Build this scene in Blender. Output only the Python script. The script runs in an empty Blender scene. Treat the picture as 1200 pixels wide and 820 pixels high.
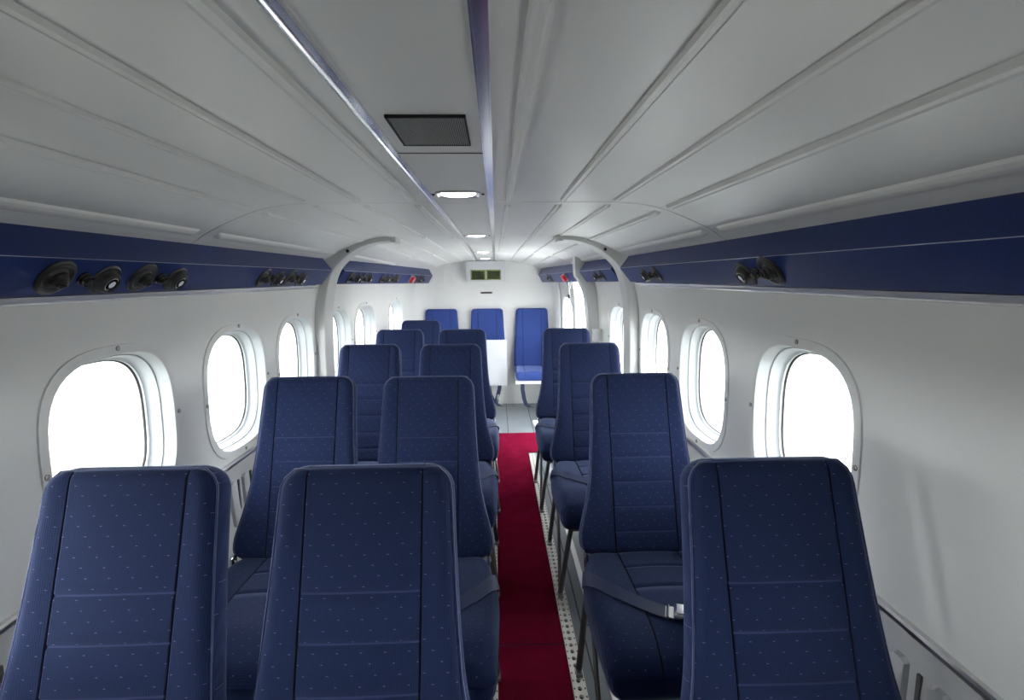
import bpy, bmesh, math, random
from mathutils import Vector, Matrix
random.seed(4)
scn = bpy.context.scene
col = scn.collection
pi = math.pi

# ------------------------------------------------------------------ materials
def mat(name, color, rough=.5, metal=0., **kw):
    m = bpy.data.materials.new(name); m.use_nodes = True
    nt = m.node_tree; b = nt.nodes['Principled BSDF']
    b.inputs['Base Color'].default_value = (*color, 1)
    b.inputs['Roughness'].default_value = rough
    b.inputs['Metallic'].default_value = metal
    for k, v in kw.items():
        b.inputs[k.replace('_', ' ')].default_value = v
    return m

def N(nt, t, **kw):
    n = nt.nodes.new(t)
    for k, v in kw.items(): setattr(n, k, v)
    return n

def math_node(nt, op, a, b=None, c=None):
    n = N(nt, 'ShaderNodeMath', operation=op)
    for i, v in enumerate((a, b, c)):
        if v is None: continue
        if isinstance(v, (int, float)): n.inputs[i].default_value = v
        else: nt.links.new(v, n.inputs[i])
    return n.outputs[0]

def noisy(m, scale, c0, c1, bump=0., bscale=None, detail=4, bdist=.002):
    nt = m.node_tree; b = nt.nodes['Principled BSDF']
    tc = N(nt, 'ShaderNodeTexCoord')
    no = N(nt, 'ShaderNodeTexNoise'); no.inputs['Scale'].default_value = scale; no.inputs['Detail'].default_value = detail
    nt.links.new(tc.outputs['Object'], no.inputs['Vector'])
    mx = N(nt, 'ShaderNodeMix', data_type='RGBA')
    nt.links.new(no.outputs['Fac'], mx.inputs[0])
    mx.inputs[6].default_value = (*c0, 1); mx.inputs[7].default_value = (*c1, 1)
    nt.links.new(mx.outputs[2], b.inputs['Base Color'])
    if bump:
        n2 = N(nt, 'ShaderNodeTexNoise'); n2.inputs['Scale'].default_value = bscale or scale; n2.inputs['Detail'].default_value = 3
        nt.links.new(tc.outputs['Object'], n2.inputs['Vector'])
        bp = N(nt, 'ShaderNodeBump'); bp.inputs['Strength'].default_value = bump; bp.inputs['Distance'].default_value = bdist
        nt.links.new(n2.outputs['Fac'], bp.inputs['Height'])
        nt.links.new(bp.outputs[0], b.inputs['Normal'])
    return m

def fabric(name, base, dark, dot):
    m = mat(name, base, .88)
    nt = m.node_tree; b = nt.nodes['Principled BSDF']
    b.inputs['Sheen Weight'].default_value = .45
    b.inputs['Sheen Roughness'].default_value = .35
    b.inputs['Sheen Tint'].default_value = (.55, .65, 1, 1)
    b.inputs['Specular IOR Level'].default_value = .2
    uv = N(nt, 'ShaderNodeUVMap'); sp = N(nt, 'ShaderNodeSeparateXYZ')
    nt.links.new(uv.outputs[0], sp.inputs[0])
    U, V = sp.outputs[0], sp.outputs[1]
    RP, CP = .0155, .036
    rv = math_node(nt, 'DIVIDE', V, RP)
    row = math_node(nt, 'FLOOR', rv)
    fy = math_node(nt, 'SUBTRACT', rv, row)
    par = math_node(nt, 'MODULO', math_node(nt, 'ADD', row, 200.), 3.)
    ux = math_node(nt, 'ADD', math_node(nt, 'DIVIDE', U, CP), math_node(nt, 'MULTIPLY', par, .37))
    fx = math_node(nt, 'FRACT', math_node(nt, 'ADD', ux, 100.))
    dx = math_node(nt, 'LESS_THAN', math_node(nt, 'ABSOLUTE', math_node(nt, 'SUBTRACT', fx, .5)), .0017 / CP)
    dy = math_node(nt, 'LESS_THAN', math_node(nt, 'ABSOLUTE', math_node(nt, 'SUBTRACT', fy, .5)), .0005 / RP)
    dotf = math_node(nt, 'MULTIPLY', dx, dy)
    # slight colour change from dot to dot
    wn = N(nt, 'ShaderNodeTexNoise'); wn.inputs['Scale'].default_value = 60
    nt.links.new(uv.outputs[0], wn.inputs['Vector'])
    dc = N(nt, 'ShaderNodeMix', data_type='RGBA')
    nt.links.new(wn.outputs['Fac'], dc.inputs[0])
    dc.inputs[6].default_value = (*dot, 1); dc.inputs[7].default_value = (dot[0]*1.5, dot[1]*.75, dot[2], 1)
    # woven ground: fine columns of dark thread
    wv = N(nt, 'ShaderNodeTexWave'); wv.inputs['Scale'].default_value = 90; wv.inputs['Distortion'].default_value = .6
    wv.bands_direction = 'X'
    nt.links.new(uv.outputs[0], wv.inputs['Vector'])
    wv2 = N(nt, 'ShaderNodeTexWave'); wv2.inputs['Scale'].default_value = 140; wv2.bands_direction = 'Y'
    nt.links.new(uv.outputs[0], wv2.inputs['Vector'])
    wsum = math_node(nt, 'MULTIPLY', wv.outputs['Fac'], wv2.outputs['Fac'])
    g = N(nt, 'ShaderNodeMix', data_type='RGBA')
    nt.links.new(wsum, g.inputs[0])
    g.inputs[6].default_value = (*dark, 1); g.inputs[7].default_value = (*base, 1)
    f = N(nt, 'ShaderNodeMix', data_type='RGBA')
    nt.links.new(dotf, f.inputs[0]); nt.links.new(g.outputs[2], f.inputs[6]); nt.links.new(dc.outputs[2], f.inputs[7])
    nt.links.new(f.outputs[2], b.inputs['Base Color'])
    bp = N(nt, 'ShaderNodeBump'); bp.inputs['Strength'].default_value = .35; bp.inputs['Distance'].default_value = .001
    nt.links.new(wsum, bp.inputs['Height']); nt.links.new(bp.outputs[0], b.inputs['Normal'])
    return m

M = {}
M['fabric'] = fabric('blue_dotted_fabric', (.020, .034, .108), (.012, .021, .066), (.13, .15, .29))
M['bright_fabric'] = fabric('royal_blue_fabric', (.040, .075, .28), (.030, .058, .22), (.08, .12, .34))
M['seam'] = mat('dark_seam_thread', (.006, .008, .03), .9)
M['stitch'] = mat('blue_stitching', (.025, .04, .12), .9)
M['rim_light_piping'] = mat('blue_rim_light_piping', (.03, .048, .15), .8, Sheen_Weight=.6)  # lighter than the fabric, carries the rim highlight in its colour
M['webbing'] = mat('navy_webbing', (.018, .03, .085), .6)
M['white'] = noisy(mat('wall_paint', (.74, .74, .72), .62), 6, (.735, .735, .715), (.765, .765, .745), .05, 300, bdist=.0006)
M['ceil'] = noisy(mat('ceiling_panel_paint', (.72, .72, .70), .38), 5, (.70, .70, .685), (.74, .74, .72), .04, 250, bdist=.0006)
M['liner'] = mat('window_liner_plastic', (.52, .555, .585), .45)
M['hoop'] = noisy(mat('grey_white_frame_paint', (.6, .6, .58), .5), 10, (.60, .60, .585), (.64, .64, .62))
M['lower'] = noisy(mat('lower_panel_paint', (.58, .58, .58), .5), 10, (.55, .55, .55), (.60, .60, .60))
M['slot'] = mat('louvre_slot_grey', (.10, .10, .105), .7)
M['gasket'] = mat('black_gasket', (.01, .01, .012), .6)
M['black'] = mat('black_plastic', (.022, .021, .020), .42)
M['blackshine'] = mat('black_gloss', (.012, .012, .012), .2)
M['softalu'] = mat('satin_aluminium', (.90, .88, .87), .25, .6)
M['chrome'] = mat('polished_metal', (.75, .76, .78), .16, 1.)
M['alu'] = mat('brushed_aluminium', (.70, .69, .70), .3, 1.)
M['leg'] = mat('grey_steel_tube', (.17, .16, .15), .38, .8)
M['fitting'] = mat('worn_steel', (.35, .34, .33), .35, 1.)
M['trayw'] = mat('white_pan', (.62, .63, .66), .35)
M['green'] = mat('olive_green_primer', (.30, .38, .17), .5)
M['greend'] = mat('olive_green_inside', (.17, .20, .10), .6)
M['dark'] = mat('dark_opening', (.02, .02, .02), .8)
M['red'] = mat('red_plastic', (.60, .02, .03), .3)
M['redprint'] = mat('white_print', (.85, .75, .75), .5)
M['grille'] = mat('grille_grey', (.30, .30, .30), .5)
M['bin'] = None
def binmat():
    m = mat('navy_panel_vinyl', (.014, .030, .135), .36)
    nt = m.node_tree; b = nt.nodes['Principled BSDF']
    tc = N(nt, 'ShaderNodeTexCoord')
    v = N(nt, 'ShaderNodeTexNoise'); v.inputs['Scale'].default_value = 420; v.inputs['Detail'].default_value = 1
    nt.links.new(tc.outputs['Object'], v.inputs['Vector'])
    r = N(nt, 'ShaderNodeValToRGB'); r.color_ramp.elements[0].position = .62; r.color_ramp.elements[1].position = .74
    r.color_ramp.elements[0].color = (.014, .030, .135, 1); r.color_ramp.elements[1].color = (.05, .06, .17, 1)
    nt.links.new(v.outputs['Fac'], r.inputs[0]); nt.links.new(r.outputs[0], b.inputs['Base Color'])
    b.inputs['Coat Weight'].default_value = .05; b.inputs['Coat Roughness'].default_value = .4; b.inputs['Specular IOR Level'].default_value = .25
    return m
M['bin'] = binmat()
M['carpet'] = noisy(mat('red_carpet', (.30, .01, .05), 1., Specular_IOR_Level=.0), 11, (.095, .0035, .015), (.20, .008, .034), 1., 260, bdist=.006)
M['floor'] = noisy(mat('grey_floor_panel', (.30, .33, .36), .28), 8, (.17, .195, .215), (.215, .235, .255))
M['floorgap'] = mat('floor_joint', (.05, .055, .06), .7)
M['rail'] = mat('cream_rail', (.74, .72, .66), .45)
M['ground'] = noisy(mat('apron', (.12, .12, .1), .9), 2, (.032, .034, .028), (.042, .040, .034))

def glass():
    m = bpy.data.materials.new('window_glass'); m.use_nodes = True
    nt = m.node_tree; nt.nodes.clear()
    o = N(nt, 'ShaderNodeOutputMaterial'); t = N(nt, 'ShaderNodeBsdfTransparent'); g = N(nt, 'ShaderNodeBsdfGlossy')
    g.inputs['Roughness'].default_value = .05; t.inputs[0].default_value = (.97, .985, .98, 1)
    lw = N(nt, 'ShaderNodeLayerWeight'); lw.inputs[0].default_value = .5
    mx = N(nt, 'ShaderNodeMixShader')
    fr = math_node(nt, 'MULTIPLY_ADD', math_node(nt, 'POWER', lw.outputs['Facing'], 5.), .5, .03)
    nt.links.new(fr, mx.inputs[0]); nt.links.new(t.outputs[0], mx.inputs[1]); nt.links.new(g.outputs[0], mx.inputs[2])
    nt.links.new(mx.outputs[0], o.inputs[0]); return m
M['glass'] = glass()
def emis(name, c, s):
    m = mat(name, c, .4); b = m.node_tree.nodes['Principled BSDF']
    b.inputs['Emission Color'].default_value = (*c, 1); b.inputs['Emission Strength'].default_value = s
    return m
M['lamp'] = emis('lit_lamp_lens', (.93, .90, 1), 7)
M['lens'] = mat('silvery_lens', (.85, .87, .9), .3, .0)

# ------------------------------------------------------------------ mesh builder
class MB:
    def __init__(s): s.v = []; s.f = []; s.m = []; s.uv = {}; s.mats = []
    def mi(s, m):
        if m not in s.mats: s.mats.append(m)
        return s.mats.index(m)
    def vert(s, p): s.v.append(tuple(p)); return len(s.v) - 1
    def face(s, idx, m, uv=None):
        s.f.append(tuple(idx)); s.m.append(s.mi(m))
        if uv: s.uv[len(s.f) - 1] = uv
    def quad(s, a, b, c, d, m): s.face([s.vert(p) for p in (a, b, c, d)], m)
    def box(s, x0, x1, y0, y1, z0, z1, m, mx=None):
        P = [Vector((x, y, z)) for z in (z0, z1) for y in (y0, y1) for x in (x0, x1)]
        if mx is not None: P = [mx @ p for p in P]
        i = [s.vert(p) for p in P]
        for q in ((0, 2, 3, 1), (4, 5, 7, 6), (0, 1, 5, 4), (2, 6, 7, 3), (0, 4, 6, 2), (1, 3, 7, 5)): s.face([i[k] for k in q], m)
    def grid(s, rows, m, uvs=None, closed=False):
        idx = [[s.vert(p) for p in r] for r in rows]
        nr, nc = len(rows), len(rows[0])
        for j in range(nr - 1):
            for i in range(nc if closed else nc - 1):
                k = (i + 1) % nc
                uv = [uvs[j][i], uvs[j][k], uvs[j+1][k], uvs[j+1][i]] if uvs else None
                mm = m(j, i) if callable(m) else m
                s.face((idx[j][i], idx[j][k], idx[j+1][k], idx[j+1][i]), mm, uv)
        return idx
    def tube(s, pts, r, m, n=10, cap=True, closed=False):
        pts = [Vector(p) for p in pts]; rings = []
        L = len(pts); rr = r if isinstance(r, (list, tuple)) else [r] * L
        up = None
        for k, p in enumerate(pts):
            if closed: t = (pts[(k+1) % L] - pts[k-1]).normalized()
            else: t = (pts[min(k+1, L-1)] - pts[max(k-1, 0)]).normalized()
            if up is None: up = Vector((0, 0, 1)) if abs(t.z) < .9 else Vector((0, 1, 0))
            a = t.cross(up).normalized(); b = a.cross(t).normalized(); up = b
            rings.append([p + (a * math.cos(2*pi*i/n) + b * math.sin(2*pi*i/n)) * rr[k] for i in range(n)])
        if closed: rings.append(rings[0])
        idx = s.grid(rings, m, closed=True)
        if cap and not closed:
            s.face(idx[0][::-1], m); s.face(idx[-1], m)
    def lathe(s, prof, m, n=24, mx=None, cap=True):
        """prof: (radius, height[, material])"""
        rings = []
        for p in prof:
            ring = [Vector((p[0]*math.cos(2*pi*i/n), p[0]*math.sin(2*pi*i/n), p[1])) for i in range(n)]
            if mx is not None: ring = [mx @ q for q in ring]
            rings.append(ring)
        mm = (lambda j, i: prof[j+1][2] if len(prof[j+1]) > 2 else m)
        idx = s.grid(rings, mm, closed=True)
        if cap: s.face(idx[-1], prof[-1][2] if len(prof[-1]) > 2 else m); s.face(idx[0][::-1], m)
    def build(s, name, parent=None, smooth=35, merge=0, bevel=0):
        me = bpy.data.meshes.new(name)
        me.from_pydata(s.v, [], s.f)
        for m in s.mats: me.materials.append(m)
        me.polygons.foreach_set('material_index', s.m)
        if s.uv:
            ul = me.uv_layers.new(name='UVMap')
            for fi, uv in s.uv.items():
                for li, c in zip(me.polygons[fi].loop_indices, uv): ul.data[li].uv = c
        bm = bmesh.new(); bm.from_mesh(me)
        if merge: bmesh.ops.remove_doubles(bm, verts=bm.verts, dist=merge)
        bmesh.ops.recalc_face_normals(bm, faces=bm.faces)
        if bevel:
            es = [e for e in bm.edges if len(e.link_faces) == 2 and e.calc_face_angle(0) > .6]
            bmesh.ops.bevel(bm, geom=es, offset=bevel, segments=2, profile=.6, affect='EDGES')
        bm.to_mesh(me); bm.free()
        if smooth:
            me.shade_smooth()
            me.set_sharp_from_angle(angle=math.radians(smooth))
        o = bpy.data.objects.new(name, me); col.objects.link(o)
        if parent: o.parent = parent
        return o

def empty(name, loc=(0, 0, 0), rz=0, parent=None):
    o = bpy.data.objects.new(name, None); col.objects.link(o)
    o.location = loc; o.rotation_euler = (0, 0, rz); o.empty_display_size = .1
    if parent: o.parent = parent
    return o
def tag(o, label=None, cat=None, group=None, kind=None):
    if label: o['label'] = label
    if cat: o['category'] = cat
    if group: o['group'] = group
    if kind: o['kind'] = kind
    return o
def struct(o): o['kind'] = 'structure'; return o
def copy_tree(o, parent=None):
    c = o.copy(); col.objects.link(c)
    if parent is not None: c.parent = parent; c.matrix_parent_inverse = o.matrix_parent_inverse.copy()
    for ch in [q for q in bpy.data.objects if q.parent == o]: copy_tree(ch, c)
    return c

# ------------------------------------------------------------------ cabin shape (x = 0 centreline, y aft, z up, floor 0)
def lerp_tab(tab, t):
    if t <= tab[0][0]: return tab[0][1]
    for (a, va), (b, vb) in zip(tab, tab[1:]):
        if t <= b:
            k = (t - a) / (b - a); return va + (vb - va) * k
    return tab[-1][1]
def smooth_tab(tab, t):
    if t <= tab[0][0]: return tab[0][1]
    if t >= tab[-1][0]: return tab[-1][1]
    n = len(tab)
    for i in range(n - 1):
        a, va = tab[i]; b, vb = tab[i+1]
        if t <= b:
            k = (t - a) / (b - a)
            m0 = (vb - tab[i-1][1]) / (b - tab[i-1][0]) if i else (vb - va) / (b - a)
            m1 = (tab[i+2][1] - va) / (tab[i+2][0] - a) if i + 2 < n else (vb - va) / (b - a)
            h = b - a
            return (2*k**3-3*k**2+1)*va + (k**3-2*k**2+k)*h*m0 + (-2*k**3+3*k**2)*vb + (k**3-k**2)*h*m1
YF, YB = -1.15, 4.80
WALL = [(0, .745), (.3, .79), (.59, .806), (.85, .806), (1.04, .798), (1.165, .772), (1.31, .735)]
def sx(y): return 1 - .19 * max(0, (y - 2.7) / 2.16)
def xw(y, z): return smooth_tab(WALL, z) * sx(y)
CE = [(0, 1.4), (.40, 1.4), (.48, 1.3945), (.545, 1.381), (.6, 1.361), (.65, 1.339), (.69, 1.318), (.712, 1.303), (.75, 1.283)]
def cz(x, y): return smooth_tab(CE, abs(x) / sx(y)) - .046 * max(0, (y - 2.7) / 2.1) - .03 * max(0, (y - 3.2) / 1.6)**1.5 * min(1, (x/.4)**2)

# ---- floor
m = MB()
m.box(-.86, .86, YF, YB + .1, -.05, 0, M['floor'])
o = struct(m.build('floor', smooth=0))
g = MB()
for x in (-.28, .37): g.box(x-.0025, x+.0025, YF, YB, 0, .0012, M['floorgap'])
g.box(.170-.0022, .170+.0022, 3.84, YB, 0, .0012, M['floorgap'])
for y in (.4, 1.62, 2.84): g.box(.37, .8, y-.002, y+.002, 0, .001, M['floorgap'])
struct(g.build('floor_joint', parent=o, smooth=0))
# raised aluminium strip beside the track
g = MB(); g.box(.405, .425, YF, 3.3, 0, .006, M['alu']); g.build('metal_strip', parent=o, smooth=0)

# ---- side walls with window holes
W_Z0, W_Z1, W_ZC = .59, 1.165, .828
HW, HH = .20, .203            # opening half sizes
def squircle(a, hw, hh, n=3.1):
    c, s = math.cos(a), math.sin(a)
    r = (abs(c)**n + abs(s)**n) ** (-1/n)
    return hw * r * c, hh * r * s
NS = 64
LEFTW = [.07, .64, 1.207, 1.773, 2.30, 2.86, 3.34, 4.08]
RIGHTW = [.05, 1.173, 1.757, 2.30, 2.88, 4.31]
def build_wall(side, wins, door=None):
    m = MB()
    def P(y, z, d=0): return (side * (xw(y, z) + d), y, z)
    ys = [YF]
    cells = []
    for c in wins: cells.append((c - .235, c + .235, c))
    bounds = sorted(cells)
    y = YF
    spans = []
    ends = [YB]
    for a, b, c in bounds:
        if door and y < door[0] < a:
            spans.append((y, door[0])); y = door[1]
        if a > y: spans.append((y - .003 if y > YF else y, a + .003))
        y = b
    spans.append((y - .003, YB))
    zl = [0, .1, .2, .3, .45, .59]; zu = [1.165, 1.21, 1.26, 1.31]
    def sub(a, b, st=.12):
        n = max(1, round((b - a) / st)); return [a + (b - a) * i / n for i in range(n + 1)]
    zm = [.59, .65, .72, .8, .9, 1.0, 1.06, 1.11, 1.165]
    for a, b in spans:
        m.grid([[P(y, z) for y in sub(a, b)] for z in zl + zm[1:] + zu[1:]], M['white'])
    if door:
        m.grid([[P(y, z) for y in sub(door[0], door[1])] for z in (1.19, 1.21, 1.26, 1.31)], M['white'])
    for a, b, c in cells:
        for zz in (zl[:-1] + [.593], [1.162] + zu[1:]):
            m.grid([[P(y, z) for y in sub(a, b, .0588)] for z in zz], M['white'])
        rows = []
        for t in (0, .25, .5, .75, 1):
            ring = []
            for i in range(NS):
                an = 2*pi*i/NS
                iy, iz = squircle(an, HW + .012, HH + .012)
                # rectangle point along the same direction
                cy, sz = math.cos(an), math.sin(an)
                hz = (W_Z1 - W_ZC) if sz > 0 else (W_ZC - W_Z0)
                hy = .235
                k = min(hy / abs(cy) if abs(cy) > 1e-9 else 9, hz / abs(sz) if abs(sz) > 1e-9 else 9)
                oy, oz = cy*k, sz*k
                yy = c + iy + (oy - iy)*t; z2 = W_ZC + iz + (oz - iz)*t
                ring.append(P(yy, z2))
            rows.append(ring)
        m.grid(rows, M['white'], closed=True)
        # fill corners of the rectangle that the ring misses
        for sy in (-1, 1):
            for szn in (-1, 1):
                cp = (c + sy*.235, W_Z1 if szn > 0 else W_Z0)
                angs = [2*pi*i/NS for i in range(NS)]
                ca = math.atan2((cp[1]-W_ZC), cp[0]-c) % (2*pi)
                i0 = int(ca / (2*pi/NS))
                a0, a1 = rows[-1][i0], rows[-1][(i0+1) % NS]
                m.face([m.vert(a0), m.vert(P(*cp)), m.vert(a1)], M['white'])
    # lower louvre pads
    return m

def screw_mesh(m, mx): m.lathe([(.0055, 0), (.0055, .002), (.0035, .0032)], M['fitting'], n=10, mx=mx); 
def build_window(name, side, c, outline=False):
    """liner frame follows the wall curve"""
    def P(y, z, d): return (side * (xw(y, z) + d), y, z)
    prof = [(.223, .001, 'white'), (.2225, -.004, 'white'), (.204, -.0045, 'white'), (.199, -.002, 'white'), (.197, .008, 'liner'), (.1945, .028, 'liner'),
            (.194, .030, 'gasket2'), (.1905, .030, 'liner'), (.1895, .036, 'liner'), (.187, .052, 'liner'), (.184, .058, 'liner'), (.1795, .0605, 'liner'), (.179, .066, 'liner'), (.1765, .0665, 'gasket'), (.1763, .071, 'gasket')]
    m = MB(); M['gasket2'] = M['hoop']
    rows = []
    for h, d, k in prof:
        ring = []
        for i in range(NS):
            yy, zz = squircle(2*pi*i/NS, h, h + .003)
            ring.append(P(c + yy, W_ZC + zz, d))
        rows.append(ring)
    m.grid(rows, lambda j, i: M[prof[j+1][2]], closed=True)
    f = struct(m.build(name, smooth=40))
    m = MB(); ring = []
    for i in range(NS):
        yy, zz = squircle(2*pi*i/NS, .1775, .1805)
        ring.append(P(c + yy, W_ZC + zz, .068))
    ctr = m.vert(P(c, W_ZC, .068)); idx = [m.vert(p) for p in ring]
    for i in range(NS): m.face((idx[i], idx[(i+1) % NS], ctr), M['glass'])
    p = m.build('pane', parent=f); p['label'] = 'clear window glass'
    for an in (90, 270, 3, 183):
        a = math.radians(an)
        yy, zz = squircle(a, .2135, .2165)
        q = P(c + yy, W_ZC + zz, -.0045)
        mx = Matrix.Translation(q) @ Matrix(((0, 0, -side), (0, 1, 0), (1, 0, 0))).to_4x4()
        s = MB(); s.lathe([(.0062, 0), (.0062, .0018, M['blackshine']), (.0042, .0024, M['fitting']), (.003, .0034, M['fitting'])], M['blackshine'], n=12, mx=mx)
        s.build('screw', parent=f)
    return f

DOOR = (3.42, 3.97)
def wall_normals(o, side):
    me = o.data; ns = []
    for v in me.vertices:
        x, y, z = v.co
        dz = (xw(y, z+.004) - xw(y, z-.004))/.008; dy = (xw(y+.01, z) - xw(y-.01, z))/.02
        ns.append(Vector((-side, dy, dz)).normalized())
    for p in me.polygons:
        c = sum((ns[i] for i in p.vertices), Vector())
        if p.normal.dot(c) < 0: p.flip()
    me.normals_split_custom_set_from_vertices(ns)
wl = struct(build_wall(-1, LEFTW).build('wall_left', smooth=50, merge=1e-4))
wr = struct(build_wall(1, RIGHTW, DOOR).build('wall_right', smooth=50, merge=1e-4))
wall_normals(wl, -1); wall_normals(wr, 1)
k = 0
for s_, ws in ((-1, LEFTW), (1, RIGHTW)):
    for c in ws:
        k += 1; build_window('window_%d' % k, s_, c)
# lower louvre pads on the side walls
for side, w, hi in ((-1, wl, 4.7), (1, wr, 3.3)):
    m = MB(); y = -.3; i = 0
    while y < hi:
        rows = []
        for (dy, dz, dd) in ((0, 0, -.001), (.004, .004, .010), (.012, .010, .013)):
            pts = []
            for a in range(16):
                an = 2*pi*a/16; yy, zz = squircle(an, .021 - dy, .078 - dz, 8)
                pts.append((side*(xw(y, .43+zz) - dd), y + yy, .455 + zz))
            rows.append(pts)
        ix = m.grid(rows, M['lower'], closed=True); m.face(ix[-1], M['lower'])
        for q in (.0425,):
            yy = y + q; m.box(side*(xw(yy, .46)) - .004, side*(xw(yy, .46)) + .004, yy-.004, yy+.004, .39, .525, M['slot'])
        y += .085
    m.build('louvre_panel', parent=w, smooth=30)
# dado rail
def strip(side, y0, y1, prof, mt, name, parent=None, n=40):
    """prof: list of (inset from the wall, z)"""
    m = MB(); rows = []
    for i in range(n + 1):
        y = y0 + (y1 - y0) * i / n
        rows.append([(side*(xw(y, z) - d), y, z) for d, z in prof])
    m.grid([[r[j] for r in rows] for j in range(len(prof))], mt)
    return m.build(name, parent=parent, smooth=30)
for side, nm, ye in ((-1, 'trim_1', YB), (1, 'trim_2', 3.3)):
    struct(strip(side, YF, ye, [(0, .597), (.010, .597), (.013, .592), (.011, .583), (0, .581)], M['alu'], nm))
for side, nm, ye in ((-1, 'trim_3', 2.50), (1, 'trim_4', 2.50)):
    struct(strip(side, YF, ye, [(.0, 1.157), (.004, 1.1565), (.008, 1.159), (.010, 1.164), (.010, 1.171), (.0, 1.1745)], M['softalu'], nm))
# lower wall covering (greyer) below the dado
for side, w, spans in ((-1, wl, [(YF, YB)]), (1, wr, [(YF, 3.33), (4.06, YB)])):
    for a, b in spans:
        strip(side, a, b, [(.0015, .0), (.0015, .1), (.0015, .2), (.0015, .3), (.0015, .45), (.0015, .583)], M['lower'], 'lower_panel', parent=w)

# ---- ceiling: one skin with raised ribs and panel joints
def build_ceiling():
    ribs = [(.125, .0105, .0065), (.267, .0095, .006), (.405, .009, .006), (.545, .009, .0085), (.680, .010, .0095)]
    xs = set()
    for i in range(0, 76): xs.add(round(i*.01, 4))
    for c, w, h in ribs:
        for q in (-1.25, -1, -.85, -.5, -.3, .3, .5, .85, 1, 1.25): xs.add(round(c + q*w, 5))
    xs = sorted(xs); xs = [x for x in xs if x <= .775] + [.775]
    seams = [1.419, 2.555, 3.72]
    ys = set()
    for i in range(0, 62): ys.add(round(YF + (YB - YF)*i/61, 4))
    for s in seams:
        for q in (-.065, -.055, -.045, -.0025, -.002, .002, .0025, .045, .055, .065): ys.add(s + q)
    ys = sorted(ys)
    def ribh(x, y):
        near = min(abs(y - s) for s in seams)
        e = min(1, max(0, (near - .047) / .012))
        for c, w, h in ribs:
            q = abs(abs(x) - c) / w
            if q < 1.0001:
                if c == .680: v = math.sqrt(max(0, 1 - q*q))
                elif q <= .31: v = .75
                elif q <= .86: v = 1.
                else: v = 0.
                return h * v * e
        return 0
    full = [-x for x in xs[::-1] if x > 0] + xs
    m = MB(); rows = []
    for y in ys:
        r = []
        sm = any(abs(y - s) < .0022 for s in seams)
        for x in full:
            X = x * sx(y)
            r.append((X, y, cz(X, y) - ribh(x, y) + (.005 if sm else 0)))
        rows.append(r)
    def mm(j, i):
        yc = (ys[j] + ys[j+1]) / 2
        return M['hoop'] if any(abs(yc - s) < .0022 for s in seams) else M['ceil']
    m.grid(rows, mm)
    return struct(m.build('ceiling', smooth=0))
ceil = build_ceiling()
# dark joints of the panels
m = MB()
for s_ in (1.419, 2.555):
    pts = [(x/50*.70, s_, cz(x/50*.70, s_) + .0022) for x in range(-50, 51)]
    for a, b in zip(pts, pts[1:]):
        m.quad((a[0], s_-.0016, a[2]-.0016), (b[0], s_-.0016, b[2]-.0016), (b[0], s_+.0016, b[2]-.0016), (a[0], s_+.0016, a[2]-.0016), M['gasket'])
m.build('panel_joint', parent=ceil, smooth=0)
m = MB(); m.box(-.064, .070, .866, .8675, 1.3990, 1.4005, M['gasket']); m.build('panel_joint', parent=ceil, smooth=0)
# two polished strips along the ceiling
for nm, xa in (('trim_5', -.0715), ('trim_6', .0775)):
    m = MB(); rows = []
    for i in range(0, 61):
        y = YF + (4.69 - YF) * i / 60; z = cz(xa, y)
        rows.append([(xa - .0075, y, z), (xa - .0075, y, z - .0045), (xa - .0055, y, z - .0045), (xa - .005, y, z - .0015), (xa + .005, y, z - .0015),
                     (xa + .0055, y, z - .0045), (xa + .0075, y, z - .0045), (xa + .0075, y, z)])
    m.grid(rows, M['chrome'])
    struct(m.build(nm, smooth=20))

# ---- end walls
m = MB(); m.box(-.85, .85, YB, YB + .05, 0, 1.45, M['white']); wb = struct(m.build('wall_back', smooth=0))
m = MB(); m.box(-.85, .85, YF - .05, YF, 0, 1.45, M['white']); struct(m.build('wall_front', smooth=0))
# access panel on the back wall
m = MB(); m.box(-.392, -.278, YB - .003, YB, 1.118, 1.276, M['white']); m.build('access_panel', parent=wb, bevel=.001)
m = MB(); m.box(-.058, .055, YB - .004, YB, 1.052, 1.070, M['fitting']); m.box(-.050, .047, YB - .005, YB - .003, 1.055, 1.067, M['dark'])
tag(m.build('wall_slot', bevel=0, smooth=0), 'small dark slot plate on the white back wall below the olive green openings', 'vent')
# soft corner fillets between side wall and back wall
for side, nm in ((-1, 'trim_7'), (1, 'trim_8')):
    m = MB(); rows = []
    R = .16 if side < 0 else .05
    for z in [0, .2, .4, .59, .8, .95, 1.04, 1.12, 1.2, 1.27, 1.33]:
        r = []
        for i in range(9):
            a = pi/2*i/8
            y = YB - R + R*math.sin(a) ; d = R*(1 - math.cos(a))
            r.append((side*(xw(min(y, YB), z) - d - .001), y - .001, z))
        rows.append(r)
    m.grid(rows, M['white']); struct(m.build(nm, smooth=60))

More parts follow.
